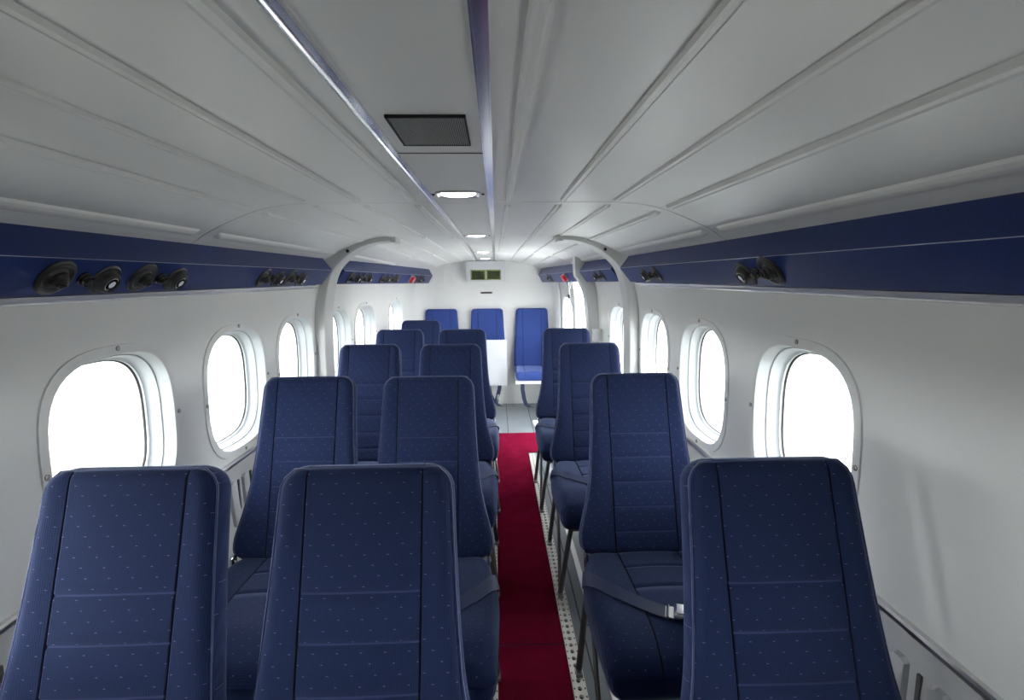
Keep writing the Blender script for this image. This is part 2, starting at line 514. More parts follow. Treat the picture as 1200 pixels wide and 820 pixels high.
# ---- hoop frames (half arches)
def arch(side, y0, y1, inner, outer, mt, name, lip=True):
    m = MB()
    n = 6
    def dens(pts):
        tabx = [(i, p[0]) for i, p in enumerate(pts)]; tabz = [(i, p[1]) for i, p in enumerate(pts)]
        T = [i / n for i in range((len(pts)-1)*n + 1)]
        return [(smooth_tab(tabx, t), smooth_tab(tabz, t)) for t in T]
    I, O = dens(inner), dens(outer)
    rows = []
    e = .004
    for (xi, zi), (xo, zo) in zip(I, O):
        dx, dz = xo - xi, zo - zi; L = math.hypot(dx, dz) or 1; ex, ez = dx/L*e, dz/L*e
        rows.append([(side*xo, y0, zo), (side*(xi+ex), y0, zi+ez), (side*xi, y0+e, zi), (side*xi, y1-e, zi), (side*(xi+ex), y1, zi+ez), (side*xo, y1, zo)])
    ix = m.grid(rows, mt)
    m.face(ix[0], mt); m.face(ix[-1], mt)
    return m.build(name, smooth=35)
hin = [(.405, 1.382), (.48, 1.374), (.546, 1.356), (.60, 1.330), (.648, 1.295), (.688, 1.255), (.712, 1.21), (.728, 1.16), (.742, 1.09), (.752, 1.0), (.758, .8), (.756, .6), (.735, .3), (.70, 0)]
hout = [(.405, 1.402), (.48, 1.398), (.56, 1.380), (.62, 1.357), (.69, 1.325), (.735, 1.30), (.76, 1.25), (.78, 1.17), (.796, 1.09), (.806, 1.0), (.812, .8), (.812, .6), (.797, .3), (.75, 0)]
for side, nm in ((-1, 'trim_9'), (1, 'trim_10')):
    h = struct(arch(side, 2.535, 2.665, hin, hout, M['hoop'], nm))
    m = MB()
    mx = Matrix.Translation((side*.625, 2.535, 1.333)) @ Matrix.Rotation(pi/2, 4, 'X')
    m.lathe([(.008, 0), (.008, .002), (.005, .003)], M['blackshine'], n=12, mx=mx); m.build('screw', parent=h)
    # moulded tip plate at the end of the arch
    m = MB(); m.box(side*.405 - .012, side*.405 + .012, 2.53, 2.67, 1.374, 1.3995, M['hoop']); m.build('end_cap', parent=h, bevel=.002)
din = [(.594, 1.33), (.598, 1.26), (.604, 1.205), (.624, 1.18), (.664, 1.09), (.680, 1.00), (.687, .92), (.690, .85), (.688, .5), (.672, .25), (.65, 0)]
dout = [(.62, 1.33), (.66, 1.305), (.695, 1.27), (.73, 1.17), (.744, 1.10), (.75, 1.03), (.754, .95), (.76, .85), (.76, .5), (.745, .25), (.71, 0)]
struct(arch(1, 3.33, 3.425, din, dout, M['hoop'], 'trim_11'))
# aft door jamb
m = MB()
rows = []
for z in [0, .3, .59, .85, 1.0, 1.1, 1.18]:
    X = xw(3.97, z); rows.append([(X + .04, 3.97, z), (X - .010, 3.97, z), (X - .010, 3.995, z), (X - .001, 4.0, z)])
m.grid(rows, M['liner']); struct(m.build('door_1', smooth=20))
# white door tubes near the back wall
m = MB()
for (y, r) in ((4.58, .012), (4.66, .008)):
    m.tube([(xw(y, z) - .014, y, z) for z in (.0, .3, .6, .8, .95, 1.05, 1.13, 1.17)], r, M['white'], 10)
tag(m.build('door_tube', smooth=60), 'pair of white vertical tubes running down the right wall beside the back wall', 'pipe')

# ---- unseen door steps, added outside to bounce sunlight into the aft cabin
m = MB()
R = Matrix.Translation((.80, 3.71, -.01)) @ Matrix.Rotation(math.radians(32), 4, 'Y')
m.box(0, 1.35, -.29, .29, -.04, 0, M['liner'], R)
for sd_ in (-1, 1): m.box(0, 1.35, sd_*.29-.012, sd_*.29+.012, -.04, .05, M['liner'], R)
for q in (.30, .68, 1.06):
    R2 = Matrix.Translation(R @ Vector((q, 0, 0))); m.box(-.02, .20, -.275, .275, .0, .02, M['liner'], R2)
struct(m.build('door_steps_reflector', smooth=0))
# ---- outside ground
m = MB(); m.box(-60, 60, -60, 60, -1.45, -1.4, M['ground']); struct(m.build('ground', smooth=0))

# ------------------------------------------------------------------ blue side panels
def bx(y): return 1 - .141 * max(0, (y - 2.66))
TIP = (.684, 1.241); BOT = (.738, 1.174); TOPP = (.722, 1.291)
def bin_panel(side, y0, y1, name, label):
    e = empty(name, (side*.7*bx((y0+y1)/2), (y0+y1)/2, 1.23))
    off = Vector(e.location)
    m = MB(); rows = []
    n = max(2, int((y1-y0)/.15))
    sec = [(.725, 1.300), (TOPP[0], TOPP[1]), (TIP[0]+.003, TIP[1]+.004), (TIP[0], TIP[1]), (TIP[0]+.003, TIP[1]-.004), (BOT[0]-.003, BOT[1]+.003), BOT]
    def sect(y):
        pts = []
        lo = .02 * max(0, (y-2.66)/2.1)
        for x, z in sec: pts.append((side*x*bx(y), y, z - lo))
        pts.append((side*(xw(y, 1.17) - .002), y, BOT[1] - lo)); pts.append((side*(xw(y, 1.28) - .002), y, 1.300 - lo))
        return [Vector(p) - off for p in pts]
    for i in range(n + 1): rows.append(sect(y0 + (y1 - y0)*i/n))
    ix = m.grid(rows, M['bin'], closed=True)
    m.face(ix[0][::-1], M['bin']); m.face(ix[-1], M['bin'])
    m.build('panel_body', parent=e, smooth=20)
    # thin silver edge along the crease, put in as its bright highlight line
    t = MB(); pts = []
    for i in range(n + 1):
        y = y0 + .002 + (y1 - y0 - .004)*i/n; lo = .02 * max(0, (y-2.66)/2.1)
        pts.append(Vector((side*(TIP[0]-.0002)*bx(y), y, TIP[1] - lo)) - off)
    t.tube(pts, .0008, M['alu'], 6); c = t.build('edge_highlight', parent=e, smooth=60); c['label'] = 'thin silvery edge line put in as a highlight'
    return tag(e, label, 'wall panel', 'blue overhead side panels')
bin_panel(-1, YF + .02, 2.475, 'overhead_panel', 'long navy blue overhead side panel on the left wall, nearest the camera')
bin_panel(1, YF + .02, 2.475, 'overhead_panel', 'long navy blue overhead side panel on the right wall, nearest the camera')
bin_panel(-1, 2.67, 4.72, 'overhead_panel', 'blue overhead side panel on the left wall behind the arch frame')
bin_panel(1, 2.67, 3.30, 'overhead_panel', 'short blue overhead side panel on the right wall between the two arch frames')
bin_panel(1, 3.44, 4.77, 'overhead_panel', 'pale lit blue overhead side panel above the open doorway at back right')

def face_matrix(side, y, s=.5):
    """frame on the lower (downward) face of the blue panel; local z = outward normal"""
    lo = .02 * max(0, (y-2.66)/2.1)
    tip = Vector((side*TIP[0]*bx(y), y, TIP[1]-lo)); bot = Vector((side*BOT[0]*bx(y), y, BOT[1]-lo))
    f = (bot - tip).normalized(); p = tip.lerp(bot, s)
    ay = Vector((0, 1, 0)); nrm = f.cross(ay)
    if nrm.z > 0: nrm = -nrm
    xa = ay.cross(nrm).normalized()
    R = Matrix((( xa.x, ay.x, nrm.x), (xa.y, ay.y, nrm.y), (xa.z, ay.z, nrm.z))).to_4x4()
    return Matrix.Translation(p - nrm*.0008) @ R
# prototypes (built at the origin, then moved)
def proto_vent():
    e = empty('air_vent')
    m = MB(); m.lathe([(.039, 0), (.039, .003), (.036, .0055), (.031, .006), (.027, .0035), (.0225, .003), (.0205, .006), (.018, .0075), (.0165, .007)], M['black'], 32); m.build('bezel', parent=e)
    m = MB(); mx = Matrix.Translation((0, 0, .006)) @ Matrix.Rotation(.35, 4, 'Y')
    m.lathe([(.0165, 0), (.0155, .007), (.012, .0105), (.0105, .011), (.0105, .015), (.0085, .016), (.0065, .0155), (.0055, .010, M['dark'])], M['black'], 24, mx=mx); m.build('nozzle', parent=e)
    return e
def proto_lamp():
    e = empty('reading_lamp')
    m = MB(); m.lathe([(.036, 0), (.036, .003), (.033, .0055), (.028, .005), (.0265, .008), (.025, .013), (.022, .018), (.0195, .020), (.0175, .020), (.0168, .017)], M['black'], 32); m.build('bezel', parent=e)
    m = MB(); m.lathe([(.0168, .0165), (.014, .0185, M['lens']), (.008, .0195, M['blackshine']), (.0055, .0197, M['lens']), (.003, .0197, M['lens'])], M['lens'], 24); m.build('lens', parent=e)
    return e
def proto_knob():
    e = empty('call_button')
    m = MB(); m.lathe([(.015, 0), (.015, .004), (.013, .006), (.0125, .012), (.011, .014)], M['blackshine'], 20); m.build('housing', parent=e)
    m = MB(); m.lathe([(.0075, .0135), (.0065, .017), (.003, .0175)], M['black'], 14); m.build('button', parent=e)
    return e
PR = {'v': proto_vent(), 'l': proto_lamp(), 'k': proto_knob()}
used = set()
CAT = {'v': ('air vent', 'round black air vents on the blue panels'), 'l': ('reading lamp', 'round black reading lamps on the blue panels'), 'k': ('button', 'small black call buttons on the blue panels')}
def put(kind, side, y, label, s=.5, sc=1):
    e = PR[kind] if kind not in used else copy_tree(PR[kind]); used.add(kind)
    e.matrix_world = face_matrix(side, y, s) @ Matrix.Scale(sc, 4)
    tag(e, label, CAT[kind][0], CAT[kind][1])
put('v', -1, .964, 'black round air vent on the left blue panel, nearest the camera')
put('k', -1, 1.028, 'small black button between nearest left air vent and nearest left reading lamp', .52)
put('l', -1, 1.085, 'black reading lamp with a silvery lens on the left panel, nearest the camera', .56)
put('v', -1, 1.195, 'second black air vent from the camera on the left blue panel')
put('k', -1, 1.256, 'second small black button from the camera on the left blue panel', .52)
put('l', -1, 1.318, 'second black reading lamp from the camera on the left blue panel', .56)
put('v', -1, 1.805, 'black air vent first in the row of four near the left arch')
put('k', -1, 1.866, 'small black button between first vent and first lamp near the left arch', .52)
put('l', -1, 1.926, 'black reading lamp second in the row of four near the left arch', .56)
put('v', -1, 2.035, 'black air vent third in the row of four near the left arch')
put('k', -1, 2.094, 'small black button between second vent and last lamp near the left arch', .52)
put('l', -1, 2.150, 'black reading lamp last in the row of four, next to the left arch', .56)
put('l', 1, 1.273, 'black reading lamp with a bright lens on the right panel, nearest the camera', .54)
put('k', 1, 1.214, 'small black button between lamp and air vent on the right panel, nearest the camera', .5)
put('v', 1, 1.150, 'black round air vent on the right blue panel, nearest the camera', .46, 1.05)
put('l', 1, 2.125, 'black reading lamp on the right blue panel just before the arch', .54)
put('k', 1, 2.055, 'small black button between lamp and vent just before the right arch', .52)
put('v', 1, 1.985, 'black air vent on the right blue panel just before the arch')
put('l', 1, 3.005, 'black reading lamp on the short right panel behind the arch', .54)
put('v', 1, 2.895, 'black air vent on the short right panel behind the arch')
names = ['first', 'second', 'third', 'fourth']
kn = ['air vent', 'lamp', 'air vent', 'lamp']
for i, y in enumerate((2.81, 2.91, 3.01, 3.10)):
    put('vlvl'[i], -1, y, '%s black fitting, %s, in front group behind the left arch' % (names[i], kn[i]))
for i, y in enumerate((3.35, 3.45, 3.55, 3.65)):
    put('vlvl'[i], -1, y, '%s black fitting, %s, in middle group behind the left arch' % (names[i], kn[i]))
for i, y in enumerate((4.21, 4.31, 4.41)):
    put('vlv'[i], -1, y, '%s black fitting, %s, just beyond the red left light' % (names[i], kn[i]))
put('v', 1, 4.36, 'black air vent on the pale panel above the doorway', .45)
put('l', 1, 4.27, 'black reading lamp on the pale panel above the doorway', .5)

# red emergency lights
def red_box(side, y, label):
    e = empty('emergency_light'); m = MB()
    m.box(-.028, .028, -.058, .058, 0, .008, M['alu']); m.build('base_plate', parent=e, bevel=.002)
    m = MB(); m.box(-.024, .024, -.052, .052, .008, .030, M['red']); cv = m.build('red_cover', parent=e, bevel=.005)
    m = MB()
    def bar(x0, x1, y0, y1): m.box(x0, x1, y0, y1, .0301, .0307, M['redprint'])
    # EXIT, small white print (x = up on the face, y = along)
    L = {'E': [(0, 0, 1, .25), (0, 0, .2, 1), (.4, 0, .6, .8), (.8, 0, 1, 1)], 'I': [(0, .35, 1, .65)], 'T': [(.8, 0, 1, 1), (0, .38, 1, .62)], 'X': []}
    y = -.038
    for ch in 'EXIT':
        w, h = .015, .024
        for (a, b, c, d) in L[ch]: bar(-.012 + a*h, -.012 + c*h, y + b*w, y + d*w)
        if ch == 'X':
            for sgn in (1, -1):
                for q in range(8):
                    t = q/7; yy = y + (t if sgn > 0 else 1-t)*w; bar(-.012 + t*h*.88, -.012 + t*h*.88 + .0035, yy - .002, yy + .002)
        y += .020
    m.build('lettering', parent=cv, smooth=0)
    mw = face_matrix(side, y := (4.03 if side < 0 else 3.76), .45)
    R = mw.to_3x3()
    if (R @ Vector((1, 0, 0))).z < 0:      # keep the print upright
        mw = mw @ Matrix.Rotation(pi, 4, 'Z')
    e.matrix_world = mw
    return tag(e, label, 'emergency light', 'red emergency exit lights')
red_box(-1, 3.8, 'red exit light box on the left blue panel toward the back')
red_box(1, 3.86, 'red exit light box on the pale panel above the open doorway')
# door chain below the red light
e = empty('door_hanger', (.60, 3.66, 1.165))
m = MB()
for a, b in (((.0, 0, .02), (.012, .0, -.10)), ((.03, 0, .02), (.004, 0, -.07)), ((-.01, 0, .0), (.02, 0, -.05))): m.tube([a, b], .004, M['fitting'], 8)
m.build('bracket_arm', parent=e)
m = MB(); m.tube([(.008, 0, -.09), (.012, 0, -.115)], .009, M['black'], 8); m.build('tip', parent=e)
tag(e, 'small metal door hanger dangling below the red light at the doorway', 'bracket')
# small white box on the wall by the door frame
m = MB(); m.box(.708, .752, 3.24, 3.29, .79, .855, M['white']); m.box(.703, .755, 3.235, 3.295, .855, .866, M['white'])
tag(m.build('latch_box', bevel=.003), 'small white box on the right wall between the arch and the doorway', 'box')

# ------------------------------------------------------------------ air outlet box on the back wall
e = empty('air_outlet_box', (-.003, YB, 1.20))
m = MB(); d = -.10
x0, x1, z0, z1 = -.176, .176, -.035, .150
# shell with a rectangular opening
hx0, hx1, hz0, hz1 = -.138, .138, -.022, .072
for (a, b, c, dd) in ((x0, hx0, z0, z1), (hx1, x1, z0, z1), (hx0, hx1, z0, hz0), (hx0, hx1, hz1, z1)): m.box(a, b, d, 0, c, dd, M['trayw'])
m.build('housing', parent=e, smooth=0)
for xa in (-.070, .070):
    m = MB(); w = .068
    m.box(xa-w, xa+w, d-.003, d+.03, hz1-.012, hz1, M['green']); m.box(xa-w, xa+w, d-.003, d+.03, hz0, hz0+.008, M['green'])
    m.box(xa-w, xa-w+.011, d-.003, d+.03, hz0, hz1, M['green']); m.box(xa+w-.011, xa+w, d-.003, d+.03, hz0, hz1, M['green'])
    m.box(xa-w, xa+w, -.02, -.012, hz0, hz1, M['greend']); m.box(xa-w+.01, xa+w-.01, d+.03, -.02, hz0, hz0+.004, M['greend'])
    m.build('green_duct', parent=e, bevel=.001)['label'] = 'olive green open duct frame'
tag(e, 'white box with two olive green openings at the top of the back wall', 'air duct')

# ------------------------------------------------------------------ ceiling fittings
def ceil_light(y, label, src=None):
    if src: e = copy_tree(src)
    else:
        e = empty('ceiling_light')
        m = MB(); rows = []
        pr = [(.054, .046, 0), (.054, .046, -.003), (.050, .042, -.004), (.047, .038, -.001), (.044, .034, .004)]
        for a, b, z in pr: rows.append([(q := squircle(2*pi*i/32, a, b, 5), (q[0], q[1], z))[1] for i in range(32)])
        m.grid(rows, M['alu'], closed=True); m.build('bezel', parent=e)
        m = MB(); rows = []
        for a, b, z in ((.0455, .036, .0025), (.036, .028, -.0035), (.02, .015, -.006), (.004, .003, -.0065)): rows.append([(a*math.cos(2*pi*i/32), b*math.sin(2*pi*i/32), z) for i in range(32)])
        ix = m.grid(rows, M['lamp'], closed=True); m.face(ix[-1], M['lamp']); m.build('lens', parent=e)['label'] = 'glowing white lens'
        for sgn in (-1, 1):
            m = MB(); m.lathe([(.004, 0), (.004, -.002), (.002, -.003)], M['blackshine'], 10, mx=Matrix.Translation((sgn*.0595, 0, 0)))
            m.build('screw', parent=e)
    e.location = (.0, y, cz(0, y) - .0005)
    e.rotation_euler = (math.atan2(cz(0, y+.01)-cz(0, y), .01), 0, 0)
    return tag(e, label, 'ceiling light', 'ceiling lights along the centre strip')
cl = ceil_light(1.274, 'lit ceiling light nearest the camera, just behind the grey vent grille')
ceil_light(2.50, 'lit ceiling light above the arch frame, second from the camera', cl)
ceil_light(3.66, 'lit ceiling light third from the camera, behind the arch', cl)
ceil_light(4.40, 'lit ceiling light farthest from the camera, before the back wall box', cl)
# grille
e = empty('ceiling_grille', (.003, .738, 1.4))
m = MB(); 
for b in ((-.0500, -.0475, -.069, .069), (.0475, .0500, -.069, .069), (-.05, .05, -.069, -.0665), (-.05, .05, .0665, .069)): m.box(b[0], b[1], b[2], b[3], -.004, 0, M['gasket'])
m.build('grille_frame', parent=e, smooth=0)
m = MB(); m.box(-.0475, .0475, -.0665, .0665, -.0008, 0, M['dark'])
for i in range(34):
    x = -.0465 + i*.0028; m.box(x, x+.0015, -.0665, .0665, -.0035, -.0006, M['grille'])
m.build('slat', parent=e, smooth=0)['kind'] = 'stuff'
tag(e, 'dark grey rectangular vent grille set in the ceiling centre panel', 'vent grille')

# ------------------------------------------------------------------ carpet, tracks
def carpet(x0, x1, y0, y1, z, label):
    m = MB(); nx, ny = 14, max(6, int((y1-y0)/.06)); rows = []
    for j in range(ny+1):
        y = y0 + (y1-y0)*j/ny; r = [(x0, y, z-.006)]
        for i in range(nx+1):
            x = x0 + (x1-x0)*i/nx
            e_ = min(i, nx-i, j, ny-j)
            r.append((x + (.0015*math.sin(y*13+i) if i in (0, nx) else 0), y, z + (0 if e_ else -.002) + .0012*math.sin(x*37+y*9)*math.sin(y*5)))
        r.append((x1, y, z-.006)); rows.append(r)
    m.grid(rows, M['carpet'])
    o = m.build('carpet_runner', smooth=60)
    return tag(o, label, 'carpet', 'red aisle carpets')
carpet(.0805, .297, YF+.2, 1.525, .0085, 'dark red aisle carpet piece nearest the camera')
carpet(.0805, .297, 1.527, 3.388, .0095, 'long red carpet runner in the aisle between the seats')
carpet(.050, .386, 3.39, 3.84, .0085, 'short wider red carpet piece at the far end of the aisle')
def track(xc, y0, y1, label):
    e = empty('seat_track', (xc, (y0+y1)/2, 0)); ym = (y0+y1)/2
    w, st, R = .0195, .030, .0085
    m = MB(); n = int((y1-y0)/st)
    for k in range(n):
        cy = y0 + (k+.5)*st - ym; N_ = 16
        ring = []; outer = []
        for i in range(N_):
            a = 2*pi*(i+.5)/N_; c, s = math.cos(a), math.sin(a)
            ring.append((R*c*.8, cy + R*s, .010))
            kk = min(w/abs(c), (st/2)/abs(s)); outer.append((c*kk, cy+s*kk, .010))
        low = [(x, y, .002) for x, y, z in ring]
        m.grid([outer, ring, low], M['rail'], closed=True)
        for (sa, sb) in ((1, 1), (1, -1), (-1, 1), (-1, -1)):
            i0 = [i for i in range(N_) if (ring[i][0]*sa > 0 and (ring[i][1]-cy)*sb > 0)]
            best = min(((abs(abs(outer[i][0])-w) + abs(abs(outer[j][1]-cy)-st/2)), i, j) for i in i0 for j in i0)
            ca = math.atan2(st/2*sb, w*sa) % (2*pi); i_ = int((ca/(2*pi))*N_ - .5) % N_
            m.face([m.vert(outer[i_]), m.vert((w*sa, cy+st/2*sb, .010)), m.vert(outer[(i_+1) % N_])], M['rail'])
        for sx_ in (-1, 1):
            m.box(sx_*.0155-.0018, sx_*.0155+.0018, cy-.0025, cy+.0025, .010, .0112, M['dark'])
    m.box(-w, -w+.002, y0-ym, y1-ym, 0, .0115, M['rail']); m.box(w-.002, w, y0-ym, y1-ym, 0, .0115, M['rail'])
    m.build('track_rail', parent=e, smooth=20)
    m = MB(); m.box(-w+.002, w-.002, y0-ym, y1-ym, 0, .002, M['dark']); m.build('track_bed', parent=e, smooth=0)
    return tag(e, label, 'seat track', 'seat tracks on the floor')
track(.318, -.3, 3.37, 'cream perforated seat track along the right edge of the red carpet')
track(.0600, -.3, 3.37, 'cream seat track on the left of the red carpet, mostly under the seats')

# ------------------------------------------------------------------ seats
BH = .548; TH = math.atan(.35); TK = .068
WB = [(0, .188), (.03, .196), (.06, .196), (.09, .189), (.12, .181), (.16, .171), (.22, .160), (.28, .154), (.35, .149), (.45, .144), (BH, .140)]
def slab(wtab, H, T, sv, stitches, rt=.034, rb=.03, redge=.024, puff=.007, seam_x=.09, belly=None, fab='fabric', thread='stitch', mid=.58):
    """padded slab: x across, v along, d depth (front = negative). returns MB with UVs; points (x, d, v)"""
    cs = [0, .2, .4, mid-.022, mid-.011, mid, mid+.011, mid+.022, .68, .76, .83, .88, .92, .95, .97, .985, .995, 1]
    cs = [-c for c in cs[:0:-1]] + cs
    vs = set([0, .0006, .002, .005, .009, .014, .02, .027, .035, H, H-.0006, H-.002, H-.005, H-.009, H-.014, H-.02, H-.027, H-.035])
    k = .05
    while k < H - .04: vs.add(round(k, 4)); k += .0235
    for s in stitches:
        for q in (-.0042, -.0016, .0016, .0042): vs.add(s + q)
    vs = sorted(vs)
    # drop near duplicates that are not stitch rows
    keep = []
    for v in vs:
        if keep and v - keep[-1] < .0005 and v < H-.001 and v > .001: continue
        keep.append(v)
    vs = keep
    def w(v):
        ww = smooth_tab(wtab, v)
        if v > H - rt: ww -= rt*(1 - math.sqrt(max(0, 1 - ((v-(H-rt))/rt)**2)))
        if v < rb: ww -= rb*(1 - math.sqrt(max(0, 1 - ((rb-v)/rb)**2)))
        return ww
    def prof(s, r):
        if s >= r: return 1.
        return max(0, 1 - ((r - s)/r)**2.3) ** (1/2.3)
    m = MB(); UVs = []; F = []; Bk = []
    for v in vs:
        ww = w(v); rf = []; rbk = []; ru = []
        vv = min(v, H - v)
        for c in cs:
            a = abs(c)
            x = seam_x*a/mid if a <= mid else seam_x + (ww - seam_x)*(a-mid)/(1-mid)
            e = prof(ww - x, redge) * prof(vv, redge) if a < 1 else 0
            h = T/2*e
            g = 0
            if a < mid: g += puff*math.cos(min(1, a/mid)*pi/2)**.6 * e * .5
            else: g += puff*.7*math.sin(min(1, (a-mid)/(1-mid))*pi) * e * .5
            if abs(a - mid) < .001: g -= .0035*e
            for s in stitches:
                if abs(v - s) < .003 and a < mid: g -= .0030*e
            b = belly(v)*e if belly else 0
            X = x if c >= 0 else -x
            rf.append((X, -(h + g) - b, v)); rbk.append((X, h + .3*g, v))
            ru.append((X, v))
        F.append(rf); Bk.append(rbk); UVs.append(ru)
    nm = len(cs)
    def matf(j, i):
        a = (abs(cs[i]) + abs(cs[i+1]))/2
        vm = (vs[j]+vs[j+1])/2
        if abs(a - mid) < .012 and abs(cs[i+1]-cs[i]) < .015 and (abs(cs[i]) - mid)*(abs(cs[i+1])-mid) <= 1e-9: return M['seam'] if (cs[i] > 0) == (abs(cs[i]) < abs(cs[i+1])) or True else M[fab]
        if a < mid - .012 and any(abs(vm - s) < .0012 for s in stitches): return M[thread]
        return M[fab]
    m.grid(F, matf, UVs)
    m.grid(Bk, M[fab], UVs)
    return m, w
def xf(mb, fn):
    mb.v = [tuple(fn(Vector(p))) for p in mb.v]; return mb

def make_seat(inner=0, belts=True):
    """inner: side (-1/+1) on which the seat abuts its neighbour and is a little narrower"""
    root = empty('passenger_seat')
    Z0 = .385
    # backrest
    mb, w = slab(WB, BH, TK, 1, [.066, .138, .210, .283, .355], rt=.042, seam_x=.093)
    def tb(p):   # (x, d, v) -> seat space; front face plane passes y=0 at the bottom
        d, v = p.y, p.z
        return Vector((p.x, math.sin(TH)*v + math.cos(TH)*(d + TK/2), Z0 + math.cos(TH)*v - math.sin(TH)*(d + TK/2)*1.0))
    xf(mb, tb); back = mb.build('backrest', parent=root, smooth=60, merge=1e-5)
    pp = MB()  # edge piping, put in for the pale rim highlight around the backrest
    pts = []
    for i in range(0, 40):
        v = .02 + (BH-.026)*i/39
        pts.append((w(v)-.0035 if v < BH-.03 else w(v)-.0035, v))
    pts2 = [( x, v) for x, v in pts]
    loop = [tb(Vector((-x, -TK/2+.011, v))) for x, v in pts2] + [tb(Vector((t*(w(BH-.006)-.004), -TK/2+.009, BH-.0055))) for t in [q/8-1 for q in range(1, 16)]] + [tb(Vector((x, -TK/2+.011, v))) for x, v in pts2[::-1]]
    pp.tube(loop, .0021, M['rim_light_piping'], 6); pp.build('rim_light_piping', parent=back, smooth=60)
    # cushion
    CL = .455
    WC = [(0, .180), (.06, .194), (.16, .211), (.3, .211), (CL, .204)]
    cm, wc = slab(WC, CL, .122, 1, [.11, .21], rt=.03, rb=.02, redge=.034, puff=.010, seam_x=.088)
    def tc(p):   # v runs forward (towards -y); d negative = up
        d, v = p.y, p.z
        y = .030 - v; zt = .328
        droop = .045*max(0, (v-.34)/.115)**2
        z = zt - d - (droop if d < 0 else 0) + .012*math.sin(min(1, v/.3)*pi/2)
        return Vector((p.x, y, z))
    xf(cm, tc); cm.build('seat_cushion', parent=root, smooth=60, merge=1e-5)
    # frame: pan, side tubes, back supports
    f = MB(); f.box(-.165, .165, -.38, .02, .272, .284, M['leg'])
    for s in (-1, 1): f.tube([(s*.165, -.395, .276), (s*.165, .09, .276)], .010, M['leg'], 10)
    f.tube([(-.165, -.39, .276), (.165, -.39, .276)], .008, M['leg'], 10)
    for s in (-1, 1): f.tube([(s*.165, .06, .276), (s*.150, .095, .42), (s*.12, .165, .62)], .009, M['leg'], 8)
    f.build('seat_frame', parent=root)
    for s in (-1, 1):
        for kind in (0, 1):
            l = MB(); fy = (-.395, -.012)[kind]; ty = (-.39, .055)[kind]
            l.tube([(s*.165, ty, .276), (s*.203, fy, .03)], .0095, M['leg'], 10)
            lo = l.build('leg', parent=root)
            q = MB(); q.box(s*.203-.010, s*.203+.010, fy-.016, fy+.016, .0125, .022, M['fitting']); q.lathe([(.008, .022), (.008, .034), (.005, .038)], M['fitting'], 10, mx=Matrix.Translation((s*.203, fy, 0)))
            q.lathe([(.009, .0), (.009, .014)], M['fitting'], 10, mx=Matrix.Translation((s*.203, fy, 0)))
            q.build('foot_fitting', parent=lo, smooth=30)
        b = MB(); b.tube([(s*.165, .03, .274), (s*.203, -.385, .035)], .0065, M['leg'], 8); b.build('brace', parent=root)
    # chrome hinges at the bottom of the back
    for s in (-1, 1):
        h = MB(); h.box(s*.183-.004, s*.183+.004, -.016, .012, .345, .402, M['chrome']); h.lathe([(.008, 0), (.008, .006), (.004, .008)], M['chrome'], 12, mx=Matrix.Translation((s*.183, -.002, .385)) @ Matrix.Rotation(s*pi/2, 4, 'Y'))
        h.build('hinge', parent=root, bevel=.001)
    # belt
    for s in ((-1, 1) if belts else ()):
        path = [(-.262, -.002), (-.245, -.05), (-.215, -.105), (-.180, -.160), (-.145, -.205), (-.110, -.240), (-.072, -.272), (-.034, -.300)]
        if s > 0: path = [(-x, y) for x, y in path[:-1]] + [(.040, -.300)]
        D = []
        for (xa, ya), (xb, yb) in zip(path, path[1:]):
            for q in range(5): D.append(Vector((xa + (xb-xa)*q/5, ya + (yb-ya)*q/5)))
        D.append(Vector(path[-1]))
        for _ in range(4): D = [D[0]] + [(D[i-1]+D[i]*2+D[i+1])/4 for i in range(1, len(D)-1)] + [D[-1]]
        def wrap(p, off):
            """lay a point of the flat strap over the cushion top and down its side"""
            v_ = .030 - p.y; w_ = smooth_tab(WC, v_); rr = .036; xe = w_ - rr + .002
            zt_ = .3895 + .006 + .012*math.sin(min(1, max(0, v_)/.3)*pi/2) + off
            e_ = abs(p.x) - xe
            if e_ <= 0: return Vector((p.x, p.y, zt_ - (.003 if abs(p.x) > .15 else 0)))
            an = min(e_/rr, pi/2); down = max(0, e_ - rr*pi/2)
            return Vector(((xe + (rr+off)*math.sin(an))*(1 if p.x > 0 else -1), p.y, zt_ - .003 - rr*(1-math.cos(an)) - down))
        bt = MB(); rows = []
        for k_, p in enumerate(D):
            t = (D[min(k_+1, len(D)-1)] - D[max(k_-1, 0)]).normalized(); sd = Vector((t.y, -t.x)); h = .0225
            row = [wrap(p + sd*h*q, .0018) for q in (1, .5, 0, -.5, -1)] + [wrap(p + sd*h*q, .0) for q in (-1, 0, 1)]
            rows.append(row)
        ix = bt.grid(rows, M['webbing'], closed=True); bt.face(ix[0][::-1], M['webbing']); bt.face(ix[-1], M['webbing'])
        bo = bt.build('seat_belt', parent=root, smooth=50)
        if s > 0:
            bk = MB(); R = Matrix.Translation((.004, -.312, .416)) @ Matrix.Rotation(-.35, 4, 'Z')
            bk.box(-.034, .030, -.024, .024, -.006, .007, M['chrome'], R); bk.box(-.03, .012, -.020, .020, .007, .0095, M['alu'], R)
            bk.build('buckle', parent=bo, bevel=.0025)['label'] = 'silver buckle'
        else:
            bk = MB(); R = Matrix.Translation((-.034, -.302, .414)) @ Matrix.Rotation(-.35, 4, 'Z')
            bk.box(-.014, .006, -.021, .021, -.002, .001, M['fitting'], R); bk.tube([R @ Vector((-.008, -.022, .002)), R @ Vector((-.008, .022, .002))], .0035, M['chrome'], 8)
            bk.build('tongue', parent=bo, smooth=30)
    if inner:
        todo = list(root.children)
        while todo:
            c = todo.pop(); todo += list(c.children)
            for v in c.data.vertices:
                if v.co.x*inner > .15: v.co.x = inner*(.15 + (v.co.x*inner - .15)*.58)
    return root
protos = {}
GR = 'blue dotted passenger seats in rows'
